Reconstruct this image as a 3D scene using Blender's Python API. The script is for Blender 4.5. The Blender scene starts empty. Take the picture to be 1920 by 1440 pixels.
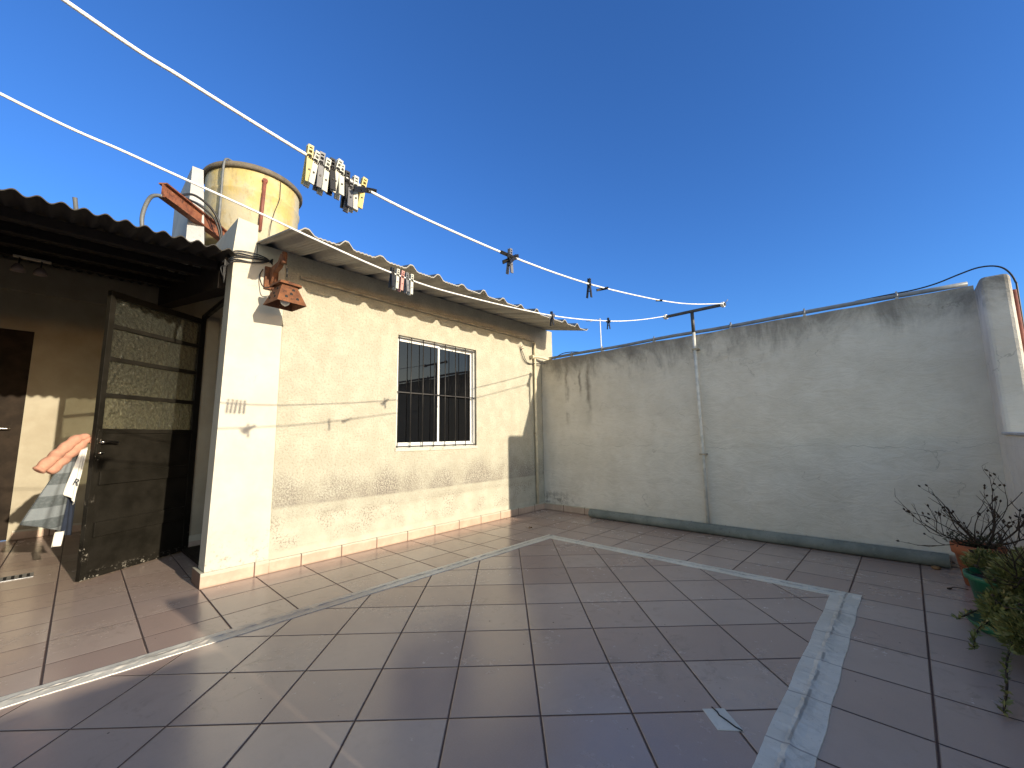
import bpy, math, random
from mathutils import Vector, Matrix
random.seed(7)
S = 0.32                      # one floor tile in metres: all coordinates below are in tiles
SC = bpy.context.scene
COL = SC.collection

# ------------------------------------------------------------------ camera
cd = bpy.data.cameras.new("camera"); cam = bpy.data.objects.new("camera", cd); COL.objects.link(cam)
cd.sensor_width = 36; cd.lens = 36*768.67/1920; cd.clip_start = 0.02; cd.clip_end = 2000
r_ = Vector((0.7219029, 0.6918375, -0.0147321)); u_ = Vector((0.0986721, -0.0818416, 0.9917489)); b_ = Vector((0.6849234, -0.7174000, -0.1273467))
M3 = Matrix((r_, u_, b_)).transposed()
cam.matrix_world = Matrix.Translation(Vector((11.262428, -13.652078, 3.009374))*S) @ M3.to_4x4()
SC.camera = cam

# ------------------------------------------------------------------ sky, sun, exposure
SUN = Vector((1, .105, .248)).normalized()
W = bpy.data.worlds.new("World"); SC.world = W; W.use_nodes = True
wn = W.node_tree; wn.nodes.clear()
sky = wn.nodes.new("ShaderNodeTexSky"); sky.sky_type = 'NISHITA'; sky.sun_disc = False
sky.sun_elevation = math.asin(SUN.z); sky.sun_rotation = math.atan2(SUN.x, SUN.y)
sky.air_density = 1.0; sky.dust_density = 0.3; sky.ozone_density = 3.0; sky.altitude = 0
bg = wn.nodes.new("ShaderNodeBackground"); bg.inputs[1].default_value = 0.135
wo = wn.nodes.new("ShaderNodeOutputWorld")
# sky in view tinted deep blue; unseen half brightened and warmed to fill the shade
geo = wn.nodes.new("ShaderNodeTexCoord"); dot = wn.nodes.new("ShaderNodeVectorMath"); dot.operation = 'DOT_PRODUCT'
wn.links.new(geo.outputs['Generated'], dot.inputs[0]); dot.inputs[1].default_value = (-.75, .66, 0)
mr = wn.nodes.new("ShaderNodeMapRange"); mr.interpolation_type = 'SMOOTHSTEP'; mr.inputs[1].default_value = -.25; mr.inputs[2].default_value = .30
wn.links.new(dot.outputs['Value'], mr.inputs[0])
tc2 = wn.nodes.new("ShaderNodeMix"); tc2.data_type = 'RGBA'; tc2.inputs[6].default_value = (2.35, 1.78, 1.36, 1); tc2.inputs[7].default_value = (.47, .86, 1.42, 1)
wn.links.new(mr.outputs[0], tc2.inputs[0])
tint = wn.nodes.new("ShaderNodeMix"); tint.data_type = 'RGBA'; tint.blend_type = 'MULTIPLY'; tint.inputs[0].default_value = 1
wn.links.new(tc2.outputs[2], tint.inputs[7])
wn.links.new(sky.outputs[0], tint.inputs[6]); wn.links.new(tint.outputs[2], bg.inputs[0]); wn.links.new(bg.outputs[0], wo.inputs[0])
sl = bpy.data.lights.new("sun", 'SUN'); sl.energy = 5.0; sl.angle = math.radians(0.53); sl.color = (1.0, 0.88, 0.68)
so = bpy.data.objects.new("sun", sl); COL.objects.link(so)
so.rotation_euler = SUN.to_track_quat('Z', 'Y').to_euler(); so.location = (8, 2, 6)
SC.view_settings.view_transform = 'Standard'; SC.view_settings.look = 'None'
SC.view_settings.exposure = 0.42; SC.view_settings.gamma = 1

# ------------------------------------------------------------------ material helpers
class NT:
    def __init__(s, name):
        s.m = bpy.data.materials.new(name); s.m.use_nodes = True
        s.t = s.m.node_tree; s.t.nodes.clear()
        s.out = s.t.nodes.new("ShaderNodeOutputMaterial")
        s.b = s.t.nodes.new("ShaderNodeBsdfPrincipled"); s.t.links.new(s.b.outputs[0], s.out.inputs[0])
        tc = s.t.nodes.new("ShaderNodeTexCoord")
        s.P = s.vm('SCALE', tc.outputs['Object'], sc=1/S)     # position in tiles
        sx = s.t.nodes.new("ShaderNodeSeparateXYZ"); s.t.links.new(s.P, sx.inputs[0])
        s.x, s.y, s.z = sx.outputs
    def set(s, sock, v):
        if isinstance(v, bpy.types.NodeSocket): s.t.links.new(v, sock)
        elif isinstance(v, (tuple, list)) and len(v) == 3 and len(sock.default_value) == 4: sock.default_value = (*v, 1)
        else: sock.default_value = v
    def vm(s, op, a, b=None, sc=None):
        n = s.t.nodes.new("ShaderNodeVectorMath"); n.operation = op; s.set(n.inputs[0], a)
        if b is not None: s.set(n.inputs[1], b)
        if sc is not None: n.inputs['Scale'].default_value = sc
        return n.outputs[0]
    def ma(s, op, a, b=0.0, c=0.0, clamp=False):
        n = s.t.nodes.new("ShaderNodeMath"); n.operation = op; n.use_clamp = clamp
        s.set(n.inputs[0], a); s.set(n.inputs[1], b); s.set(n.inputs[2], c)
        return n.outputs[0]
    def add(s, a, b): return s.ma('ADD', a, b)
    def sub(s, a, b): return s.ma('SUBTRACT', a, b)
    def mul(s, a, b): return s.ma('MULTIPLY', a, b)
    def step(s, v, lo, hi, a=0.0, b=1.0):
        n = s.t.nodes.new("ShaderNodeMapRange"); n.interpolation_type = 'SMOOTHSTEP'
        s.set(n.inputs[0], v); n.inputs[1].default_value = lo; n.inputs[2].default_value = hi
        n.inputs[3].default_value = a; n.inputs[4].default_value = b
        return n.outputs[0]
    def noise(s, scale=1.0, detail=4.0, rough=.55, vec=None, sxyz=None, dist=0.0):
        v = vec if vec is not None else s.P
        if sxyz: v = s.vm('MULTIPLY', v, sxyz)
        n = s.t.nodes.new("ShaderNodeTexNoise"); s.set(n.inputs['Vector'], v)
        n.inputs['Scale'].default_value = scale; n.inputs['Detail'].default_value = detail
        n.inputs['Roughness'].default_value = rough; n.inputs['Distortion'].default_value = dist
        return n.outputs[0]
    def white(s, vec):
        n = s.t.nodes.new("ShaderNodeTexWhiteNoise"); s.set(n.inputs['Vector'], vec); return n.outputs[0]
    def voro(s, scale, feature='F1', sxyz=None, warp=0):
        v = s.P if not sxyz else s.vm('MULTIPLY', s.P, sxyz)
        if warp:
            w = s.t.nodes.new('ShaderNodeTexNoise'); s.set(w.inputs['Vector'], s.P); w.inputs['Scale'].default_value = 1.6; w.inputs['Detail'].default_value = 5
            v = s.vm('ADD', v, s.vm('SCALE', s.vm('SUBTRACT', w.outputs[1], (.5, .5, .5)), sc=warp))
        n = s.t.nodes.new("ShaderNodeTexVoronoi"); n.feature = feature; s.set(n.inputs['Vector'], v)
        n.inputs['Scale'].default_value = scale
        return n.outputs[0]
    def comb(s, x, y, z=0.0):
        n = s.t.nodes.new("ShaderNodeCombineXYZ")
        s.set(n.inputs[0], x); s.set(n.inputs[1], y); s.set(n.inputs[2], z); return n.outputs[0]
    def mix(s, f, a, b, mode='MIX'):
        n = s.t.nodes.new("ShaderNodeMix"); n.data_type = 'RGBA'; n.blend_type = mode
        s.set(n.inputs[0], f); s.set(n.inputs[6], a); s.set(n.inputs[7], b); return n.outputs[2]
    def bump(s, h, strength=.5, dist=.01, normal=None):
        n = s.t.nodes.new("ShaderNodeBump"); n.inputs['Strength'].default_value = strength
        n.inputs['Distance'].default_value = dist; s.set(n.inputs['Height'], h)
        if normal is not None: s.set(n.inputs['Normal'], normal)
        return n.outputs[0]
    def fin(s, color=None, rough=None, normal=None, **k):
        if color is not None: s.set(s.b.inputs['Base Color'], color)
        if rough is not None: s.set(s.b.inputs['Roughness'], rough)
        if normal is not None: s.set(s.b.inputs['Normal'], normal)
        for kk, v in k.items(): s.set(s.b.inputs[kk.replace('_', ' ')], v)
        return s.m

def simple(name, col, rough=.6, var=.25, nscale=6, bump=0, metal=0, **k):
    n = NT(name); f = n.noise(nscale, 5)
    dark = tuple(c*(1-var) for c in col); lite = tuple(min(1, c*(1+var)) for c in col)
    c = n.mix(n.step(f, .3, .7), dark, lite)
    nr = n.bump(n.noise(nscale*4, 4), bump, .004) if bump else None
    return n.fin(c, rough, nr, Metallic=metal, **k)

def mat_stucco():
    n = NT("rough cream stucco")
    g = n.noise(19, 5, .7); g2 = n.noise(2.2, 5)
    rough_zone = n.mul(n.step(n.z, .42, .5), n.step(n.y, -10.46, -10.42))
    wob = n.add(n.z, n.mul(n.noise(.5, 2), .3))
    rough_low = n.step(wob, 1.25, 1.38)
    base = n.mix(n.step(g2, .35, .7), (.44, .41, .325), (.51, .485, .39))
    pit_shade = n.mul(n.step(g, .50, .38), n.mul(rough_zone, n.step(wob, .9, 1.5, .15, .6)))  # shade in the hollows of the grain, painted into the colour
    base = n.mix(n.mul(pit_shade, .65), base, (.28, .245, .18))
    # damp stain: speckled band above the old repair line, denser at its lower edge
    hgt = n.noise(.9, 3, .7, sxyz=(1, 1, .1))
    hi = n.add(1.7, n.mul(hgt, 1.3))
    band = n.mul(n.step(n.z, 1.38, 1.46), n.step(n.sub(n.z, hi), .1, -.75))
    spk = n.step(n.noise(24, 5, .75), .43, .56)
    patch = n.step(n.noise(.9, 4, .6, sxyz=(1, 1, .5)), .38, .62)
    edge_line = n.mul(n.step(n.z, 1.36, 1.39), n.step(n.z, 1.62, 1.42))
    spk = n.ma('MAXIMUM', spk, n.mul(edge_line, .55))
    s1 = n.mul(n.mul(band, spk), n.add(.4, n.mul(patch, .6)))
    low = n.mul(n.step(n.z, 1.38, 1.1), n.step(n.z, .35, .6))
    s2 = n.mul(n.mul(low, n.step(n.noise(22, 5, .75), .50, .60)), n.step(n.noise(1.3, 4), .44, .60))
    base = n.mix(n.mul(s1, .85), base, (.15, .12, .11))
    base = n.mix(n.mul(s2, .8), base, (.17, .13, .11))
    nb = n.bump(n.mul(g, n.mul(rough_zone, n.add(.35, n.mul(rough_low, .65)))), .9, .016)
    nb = n.bump(n.noise(3, 5), .35, .01, nb)
    return n.fin(base, .88, nb)

def mat_smooth():
    n = NT("smooth cream plaster")
    g = n.noise(1.4, 6, .6)
    base = n.mix(n.step(g, .3, .72), (.50, .465, .385), (.56, .53, .445))
    lo = n.mul(n.step(n.z, 1.3, .35), n.step(n.noise(9, 6, .75), .53, .66))
    base = n.mix(n.mul(lo, .7), base, (.2, .16, .12))
    ck = n.voro(.45, 'DISTANCE_TO_EDGE', (1, 1, .6), 1.6)
    ckw = n.mul(n.step(ck, .006, .0), n.step(n.noise(.8, 3), .52, .6))
    base = n.mix(n.mul(ckw, .5), base, (.3, .24, .18))
    return n.fin(base, .85, n.bump(n.noise(4, 6), .3, .008))

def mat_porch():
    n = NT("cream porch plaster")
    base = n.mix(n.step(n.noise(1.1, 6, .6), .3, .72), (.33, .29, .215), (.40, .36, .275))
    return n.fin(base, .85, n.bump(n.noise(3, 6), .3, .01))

def mat_backwall():
    n = NT("weathered grey cream render")
    g = n.noise(.8, 6, .6)
    base = n.mix(n.step(g, .3, .72), (.62, .585, .52), (.72, .685, .62))
    base = n.mix(n.mul(n.step(n.noise(2.5, 5, .7), .45, .7), .3), base, (.53, .50, .44))
    # soot and mould from the top edge, running down in streaks
    st = n.noise(1.0, 8, .72, sxyz=(.8, 1, .42), dist=.5)
    top = n.step(n.add(n.z, n.mul(n.sub(st, .5), 3.4)), 5.2, 6.5)
    base = n.mix(n.mul(top, .8), base, (.13, .12, .11))
    fine = n.mul(n.mul(n.step(n.z, 4.4, 6.2), n.step(n.noise(3, 7, .75, sxyz=(1.3, 1, .6)), .50, .68)), n.step(n.noise(.5, 3), .42, .62))
    base = n.mix(n.mul(fine, .5), base, (.12, .11, .10))
    # two long drips near the house
    for xc, w, z0, z1 in ((1.35, .10, 3.1, 6.2), (2.35, .13, 3.3, 5.9), (2.0, .06, 4.2, 6.0)):
        dx = n.ma('ABSOLUTE', n.sub(n.x, n.add(xc, n.mul(n.sub(n.noise(1.2, 3, vec=None, sxyz=(0, 0, 1)), .5), .5))))
        d = n.mul(n.mul(n.step(dx, w*1.5, 0), n.step(n.z, z0, z0+.9)), n.step(n.noise(2.2, 4, sxyz=(1, 1, .5)), .40, .62))
        base = n.mix(n.mul(d, .75), base, (.16, .14, .12))
    # black mould low in the corner, damp tidemark along the base
    wb = n.noise(4, 6, .75)
    cor = n.mul(n.mul(n.step(n.x, 2.3, .3), n.step(n.z, .95, .35)), n.step(wb, .44, .6))
    base = n.mix(n.mul(cor, .85), base, (.07, .06, .045))
    bs = n.mul(n.step(n.z, .55, .25), n.step(n.noise(2, 6, .7), .45, .65))
    base = n.mix(n.mul(bs, .5), base, (.62, .6, .56))
    # hair cracks
    zl = n.add(2.62, n.mul(n.sub(n.noise(.9, 6, .65, sxyz=(1, 0, 0)), .5), .9))
    ck = n.step(n.ma('ABSOLUTE', n.sub(n.z, zl)), .011, .002)
    ck = n.mul(ck, n.step(n.noise(.8, 3, sxyz=(1, 0, 0)), .42, .58))
    vd = n.voro(.5, 'DISTANCE_TO_EDGE', (1, 1, 1.2), 1.5)
    ck2 = n.mul(n.step(vd, .008, .0), n.step(n.noise(.7, 3), .56, .62))
    ckm = n.ma('MAXIMUM', ck, n.mul(ck2, .8))
    base = n.mix(n.mul(ckm, .5), base, (.16, .15, .13))
    h = n.add(n.mul(n.noise(1.0, 3), 2.5), n.mul(n.noise(9, 6, .65), .35))
    h = n.add(h, n.mul(n.noise(1.6, 8, .7, sxyz=(1, 1, 2.2), dist=.8), 2.2))
    fl = n.mul(n.step(n.noise(2.1, 6, .62, dist=.4), .60, .625), n.step(n.z, 2.2, .5))
    h = n.sub(h, n.mul(fl, .35))
    base = n.mix(n.mul(fl, .35), base, (.70, .68, .62))
    h = n.sub(h, n.mul(ckm, .4))
    return n.fin(base, .9, n.bump(h, .48, .016))

def mat_floor():
    n = NT("terrace floor tile")
    x, y = n.x, n.y
    shear = n.sub(.06, n.mul(y, .026))
    west = n.step(x, 3.24, 3.26, 1, 0)
    offx = n.add(n.mul(west, shear), n.mul(n.sub(1, west), n.add(.085, n.mul(x, .008))))
    ux = n.sub(x, offx)
    uy = n.ma('DIVIDE', n.add(y, .55), 1.015)
    # diagonal field inside the white strip
    xl = n.add(3.10, n.mul(y, -.015))
    ind = n.mul(n.mul(n.ma('GREATER_THAN', x, n.add(xl, .16)), n.ma('LESS_THAN', x, 10.15)), n.ma('LESS_THAN', y, -3.62))
    c, sn = math.cos(.78232), math.sin(.78232)
    dx, dy = n.sub(x, 7.380), n.add(y, 9.2413)
    du = n.add(n.mul(dx, c), n.mul(dy, sn)); dv = n.sub(n.mul(dy, c), n.mul(dx, sn))
    def lerp(a, b): return n.add(n.mul(n.sub(1, ind), a), n.mul(ind, b))
    u, v = lerp(ux, du), lerp(uy, dv)
    def edge(t):
        f = n.ma('FRACT', n.add(t, 1000.5)); return n.ma('ABSOLUTE', n.sub(f, .5))
    d = n.ma('MINIMUM', edge(u), edge(v))
    d = n.add(d, n.mul(n.sub(n.noise(14, 3), .5), .003))
    gr = n.step(d, .0115, .0065)
    tid = n.comb(n.ma('FLOOR', n.add(u, 1000.0)), n.ma('FLOOR', n.add(v, 1000.0)), ind)
    tr = n.white(tid)
    base = n.mix(n.step(n.noise(.35, 3), .3, .7), (.41, .310, .262), (.475, .370, .318))
    base = n.mix(n.mul(n.step(tr, .2, .95), .8), base, (.37, .262, .222))
    base = n.mix(n.mul(n.step(n.noise(5, 6, .75), .45, .7), .25), base, (.34, .27, .235))
    # fired-clay mottling, darker flame streaks across tiles
    sp = n.noise(60, 3, .6)
    base = n.mix(n.mul(n.step(sp, .40, .62), .22), base, (.44, .36, .31))
    stv = n.vm('ADD', n.P, n.comb(n.mul(tr, 31), 0, 0))
    stk = n.noise(1.1, 5, .6, vec=stv, sxyz=(2.2, .55, 1))
    base = n.mix(n.mul(n.step(stk, .45, .8), .12), base, (.26, .22, .20))
    # dust and footprints: a paler, rougher film
    du1 = n.mul(n.step(n.noise(.9, 7, .68, dist=.5), .46, .76), n.step(n.noise(.28, 2), .42, .6))
    base = n.mix(n.mul(du1, .18), base, (.50, .44, .37))
    smear = n.mul(n.step(n.noise(3.2, 7, .72, dist=1.2), .52, .66), n.step(n.noise(.45, 3), .46, .62))
    base = n.mix(n.mul(smear, .45), base, (.22, .175, .15))
    spot = n.ma('MAXIMUM', n.step(n.voro(1.7), .03, .018), n.mul(n.step(n.voro(6), .06, .04), n.step(n.noise(.7, 3), .5, .6)))
    base = n.mix(n.mul(spot, .8), base, (.03, .02, .02))
    base = n.mix(gr, base, (.07, .036, .030))
    ro = n.add(n.add(.20, n.mul(du1, .10)), n.mul(n.step(n.noise(7, 6, .7), .4, .7), .07))
    ro = n.add(n.mul(n.sub(1, gr), ro), n.mul(gr, .9))
    h = n.add(n.step(d, .005, .018), n.mul(n.noise(1.6, 2), .12))
    tilt = n.add(n.mul(n.sub(n.white(n.vm('ADD', tid, (5, 3, 0))), .5), n.mul(x, .05)), n.mul(n.sub(n.white(n.vm('ADD', tid, (9, 1, 0))), .5), n.mul(y, .05)))
    nb = n.bump(h, .8, .008)
    nb = n.bump(n.noise(45, 3), .06, .003, nb)
    return n.fin(base, ro, nb, IOR=1.56)

def mat_skirt(axis, off, col=(.44, .32, .24)):
    n = NT("peach skirting tile")
    t = n.y if axis == 'y' else n.x
    f = n.ma('ABSOLUTE', n.sub(n.ma('FRACT', n.add(n.ma('DIVIDE', n.add(t, off), 1.0), 1000.5)), .5))
    gr = n.step(f, .018, .009)
    base = n.mix(n.step(n.noise(3, 5, .65), .35, .7), col, tuple(min(1, c*1.25) for c in col))
    foot_tone = n.mul(n.step(n.z, .05, .0), .8)  # darker towards the foot of the skirting
    base = n.mix(foot_tone, base, (.2, .13, .09))
    pl = n.step(n.add(n.z, n.mul(n.noise(4, 5, .7), .09)), .275, .295)
    base = n.mix(pl, base, (.47, .44, .35))
    base = n.mix(gr, base, (.14, .08, .06))
    return n.fin(base, .5, n.bump(n.sub(n.noise(5, 5), gr), .4, .008))

def mat_tape():
    n = NT("white waterproofing strip")
    g = n.noise(5, 6, .7); g2 = n.noise(1.3, 4)
    base = n.mix(n.step(g2, .3, .7), (.62, .585, .50), (.74, .70, .61))
    base = n.mix(n.mul(n.step(n.noise(2.2, 7, .8, dist=1.0), .50, .68), .5), base, (.42, .39, .33))
    base = n.mix(n.mul(n.step(n.noise(22, 5, .75), .58, .70), .45), base, (.22, .19, .17))
    # lapped seam along the middle of each run: torn, grimy, open in places
    wig = n.mul(n.sub(n.noise(1.1, 4, .6), .5), .10)
    s1 = n.ma('ABSOLUTE', n.sub(n.x, n.add(n.add(3.098, n.mul(n.y, -.0135)), wig)))
    s3 = n.ma('ABSOLUTE', n.sub(n.x, n.add(10.145, wig)))
    s2 = n.ma('ABSOLUTE', n.sub(n.add(n.y, 3.61), wig))
    s2 = n.add(s2, n.step(n.ma('ABSOLUTE', n.sub(n.x, 6.7)), 3.3, 3.35, 0, 1))
    sd = n.ma('MINIMUM', n.ma('MINIMUM', s1, s3), s2)
    seam = n.mul(n.step(sd, .022, .006), n.step(n.noise(1.6, 3, .6), .42, .52))
    halo = n.mul(n.step(sd, .10, .02), n.step(n.noise(3, 5, .7), .42, .62))
    base = n.mix(n.mul(halo, .45), base, (.36, .33, .29))
    base = n.mix(n.mul(seam, .6), base, (.16, .14, .12))
    # tile joints telegraphing through
    f = n.ma('ABSOLUTE', n.sub(n.ma('FRACT', n.add(n.ma('DIVIDE', n.add(n.y, .55), 1.015), 1000.5)), .5))
    base = n.mix(n.mul(n.mul(n.step(f, .014, .006), n.step(n.x, 9.0, 9.2)), .6), base, (.14, .11, .10))
    # worn thin in the middle of the long left run
    worn = n.mul(n.mul(n.step(n.y, -12.5, -11.4), n.step(n.y, -8.6, -10.4)), n.step(n.x, 4, 3.9))
    base = n.mix(n.mul(worn, n.step(n.noise(1.5, 6, .75, sxyz=(2, .6, 1)), .30, .52, .35, .85)), base, (.36, .29, .25))
    return n.fin(base, n.step(g, .3, .7, .32, .5), n.bump(n.sub(g, n.mul(seam, .6)), .35, .006), IOR=1.55)

def mat_rust(name, a=(.25, .075, .03), b=(.42, .17, .07), c=(.10, .04, .025)):
    n = NT(name)
    base = n.mix(n.step(n.noise(4, 6, .7), .35, .65), a, b)
    base = n.mix(n.step(n.noise(7, 5, .7), .54, .68), base, c)
    base = n.mix(n.mul(n.step(n.noise(9, 5, .8), .62, .72), .7), base, (.5, .42, .33))
    return n.fin(base, .8, n.bump(n.noise(20, 5), .5, .006))

def mat_tank():
    n = NT("yellowed tank coating")
    base = n.mix(n.step(n.noise(1.2, 6, .65), .32, .68), (.47, .36, .12), (.52, .44, .24))
    base = n.mix(n.mul(n.step(n.noise(1.1, 6, .7, sxyz=(1, 1, .6)), .42, .62), .75), base, (.38, .36, .29))
    base = n.mix(n.mul(n.step(n.noise(3, 7, .75, sxyz=(1, 1, .35)), .52, .66), .7), base, (.27, .21, .12))
    base = n.mix(n.mul(n.mul(n.step(n.z, .9, .1), n.step(n.noise(3, 6), .45, .6)), .5), base, (.34, .28, .17))
    return n.fin(base, .7, n.bump(n.noise(5, 6), .5, .008))

def mat_fiber(name, c1, c2, streak=(1, 1, 1), spots=.4):
    n = NT(name)
    base = n.mix(n.step(n.noise(1.4, 6, .65, sxyz=streak), .3, .7), c1, c2)
    base = n.mix(n.mul(n.step(n.noise(9, 6, .75), .54, .7), spots), base, tuple(c*.35 for c in c1))
    base = n.mix(n.mul(n.step(n.noise(2.5, 5, .7), .58, .7), .35), base, tuple(min(1, c*1.5) for c in c2))
    return n.fin(base, .85, n.bump(n.noise(14, 6, .7), .5, .006))

def mat_door():
    n = NT("chipped black door enamel")
    base = n.mix(n.step(n.noise(2, 5), .3, .7), (.010, .009, .007), (.017, .015, .012))
    base = n.mix(n.mul(n.step(n.noise(14, 6, .75), .60, .72), .35), base, (.025, .022, .018))
    chip = n.mul(n.step(n.z, .26, .02), n.step(n.noise(9, 6, .8), .56, .59))
    chip2 = n.mul(n.step(n.x, .16, .02), n.mul(n.step(n.noise(5, 6, .8), .58, .60), n.step(n.z, 2.2, .6)))
    base = n.mix(n.ma('MAXIMUM', chip, chip2), base, (.34, .31, .26))
    ro = n.step(n.noise(4, 5), .3, .7, .28, .5)
    return n.fin(base, ro, n.bump(n.noise(3, 6), .2, .008), Specular_IOR_Level=.1)

def mat_frost():
    n = NT("hammered glass")
    v = n.voro(13, 'SMOOTH_F1'); w = n.noise(16, 3)
    nb = n.bump(n.add(v, n.mul(w, .6)), 1.2, .012)
    b = n.b; n.fin((.56, .58, .50), .08, nb, IOR=1.45)
    b.inputs['Transmission Weight'].default_value = .95
    tr = n.t.nodes.new("ShaderNodeBsdfTransparent"); tr.inputs[0].default_value = (.86, .87, .80, 1)
    mx = n.t.nodes.new("ShaderNodeMixShader"); mx.inputs[0].default_value = .5
    n.t.links.new(b.outputs[0], mx.inputs[1]); n.t.links.new(tr.outputs[0], mx.inputs[2]); n.t.links.new(mx.outputs[0], n.out.inputs[0])
    return n.m

def mat_glass():
    n = NT("window glass")
    n.fin((.004, .004, .005), .015, n.bump(n.noise(.7, 2), .03, .01), IOR=1.55)
    n.b.inputs['Transmission Weight'].default_value = .35
    return n.m

def mat_leaf(name, a, b, c=None):
    n = NT(name)
    base = n.mix(n.step(n.noise(3.0, 3), .35, .65), a, b)
    if c: base = n.mix(n.step(n.noise(5, 3), .56, .66), base, c)
    return n.fin(base, .6)

def mat_stripe():
    n = NT("grey striped towelling")
    t = n.add(n.mul(n.z, .85), n.mul(n.x, -.02))
    f = n.ma('FRACT', n.add(n.mul(t, 2.6), 10.0)); s1 = n.step(n.ma('ABSOLUTE', n.sub(f, .5)), .23, .27)
    base = n.mix(s1, (.075, .088, .092), (.17, .19, .20))
    base = n.mix(n.mul(n.step(n.noise(20, 5), .4, .7), .4), base, (.15, .16, .17))
    return n.fin(base, .95, n.bump(n.noise(40, 4), .6, .004))

MT = dict(
    stucco=mat_stucco(), smooth=mat_smooth(), porch=mat_porch(), bw=mat_backwall(), floor=mat_floor(), tape=mat_tape(),
    skh=mat_skirt('y', .75), skb=mat_skirt('x', -.04, (.40, .31, .25)), rust=mat_rust("rusty steel", (.14, .042, .02), (.26, .095, .045), (.05, .022, .015)),
    lantern=mat_rust("rusty stained wood", (.10, .036, .015), (.20, .075, .028), (.04, .016, .010)),
    tank=mat_tank(), tankrim=mat_fiber("grimy tank rim", (.09, .075, .055), (.20, .17, .13)),
    corr=mat_fiber("dark weathered sheet", (.035, .032, .028), (.055, .05, .045), (.4, 2, 1)),
    eave=mat_fiber("grey fibre cement sheet", (.27, .26, .24), (.38, .365, .335), (.3, 3.5, 1), .4),
    conc=mat_fiber("pale concrete", (.36, .37, .38), (.46, .47, .47), (1, 1, 1), .25),
    interior=simple("interior plaster", (.78, .73, .63), .9, .06),
    wood=simple("dark roof timber", (.018, .013, .010), .9, .3),
    door=mat_door(), frost=mat_frost(), glass=mat_glass(),
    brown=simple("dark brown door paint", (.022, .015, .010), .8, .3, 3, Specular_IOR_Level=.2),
    white=simple("white aluminium", (.72, .72, .70), .35, .06), iron=simple("black iron", (.018, .016, .015), .5, .3),
    steel=simple("galvanised steel", (.33, .34, .36), .45, .2, 5, .1, .6), chrome=simple("chrome", (.7, .68, .64), .18, .05, 3, 0, 1.0),
    poledark=simple("dark weathered pole", (.05, .05, .052), .5, .3), polepaint=simple("painted pole", (.60, .59, .55), .6, .15),
    pipe=mat_fiber("grey painted pipe", (.13, .15, .14), (.23, .25, .23), (1, 1, 1), .5),
    conduit=simple("grey plastic conduit", (.22, .24, .27), .45, .15), cream=simple("cream painted pipe", (.58, .52, .38), .6, .12, 5, .1),
    greybeige=simple("weathered pipe paint", (.33, .29, .22), .75, .25, 4, .2),
    rope=simple("white cord", (.82, .82, .80), .8, .08, 40, .3), cable=simple("black cable", (.012, .012, .013), .5, .2),
    hose=simple("grey hose", (.13, .14, .15), .5, .2), redpipe=simple("red oxide pipe", (.20, .065, .045), .6, .2),
    terra=mat_fiber("terracotta", (.33, .10, .04), (.42, .15, .07), (1, 1, 1), .4), soil=simple("potting soil", (.03, .02, .013), 1, .4, 9, .6),
    gpot=simple("green plastic", (.012, .13, .065), .45, .2, 3), twig=simple("dry twig", (.045, .028, .018), .9, .35),
    leafg=mat_leaf("olive leaf", (.11, .12, .03), (.24, .24, .07), (.31, .26, .10)), leafd=mat_leaf("dark leaf", (.02, .028, .01), (.045, .05, .018)),
    dry=simple("dry leaf", (.25, .14, .06), .9, .4), orange=simple("salmon quilted fabric", (.46, .235, .16), .85, .12, 9, .3),
    stripe=mat_stripe(), cloth=simple("white cotton", (.72, .70, .64), .9, .06, 9, .2), navy=simple("navy cotton", (.012, .018, .035), .95, .2),
    pinY=simple("yellow plastic peg", (.58, .47, .17), .45, .1), pinW=simple("white plastic peg", (.50, .50, .44), .5, .12),
    pinG=simple("grey plastic peg", (.15, .15, .16), .5, .2), pinK=simple("black plastic peg", (.012, .011, .010), .5, .2),
    pinR=simple("faded red peg", (.50, .23, .20), .55, .1), dark=simple("near black void", (.01, .01, .01), .8),
    bulb=simple("frosted bulb glass", (.8, .8, .74), .25, .04), ground=simple("city ground", (.14, .13, .12), .95, .3, .05),
    lampglass=simple("pink tinted lamp glass", (.35, .28, .25), .2, .1), ivory=simple("ivory light fitting", (.55, .5, .42), .6, .1))

# ------------------------------------------------------------------ geometry helpers
HA = .037
FR = {'W': Matrix.Identity(4), 'H': Matrix.Rotation(HA, 4, 'Z')}
WM = {}                                   # world matrices of built objects (metres)

def reg(o, mw, parent):
    if parent is not None:
        o.parent = parent; o.matrix_parent_inverse = Matrix.Identity(4)
        o.matrix_basis = WM[parent.name].inverted() @ mw
    else: o.matrix_basis = mw
    WM[o.name] = mw

def fmat(frame, org):
    m = FR[frame]; return Matrix.Translation((m @ Vector(org))*S) @ m.to_quaternion().to_matrix().to_4x4()

def tag(o, label=None, cat=None, group=None, kind=None):
    if label: o['label'] = label
    if cat: o['category'] = cat
    if group: o['group'] = group
    if kind: o['kind'] = kind
    return o

def thing(name, org, frame='W', **k):
    o = bpy.data.objects.new(name, None); COL.objects.link(o); o.empty_display_size = .1
    reg(o, fmat(frame, org), None); return tag(o, **k)

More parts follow.
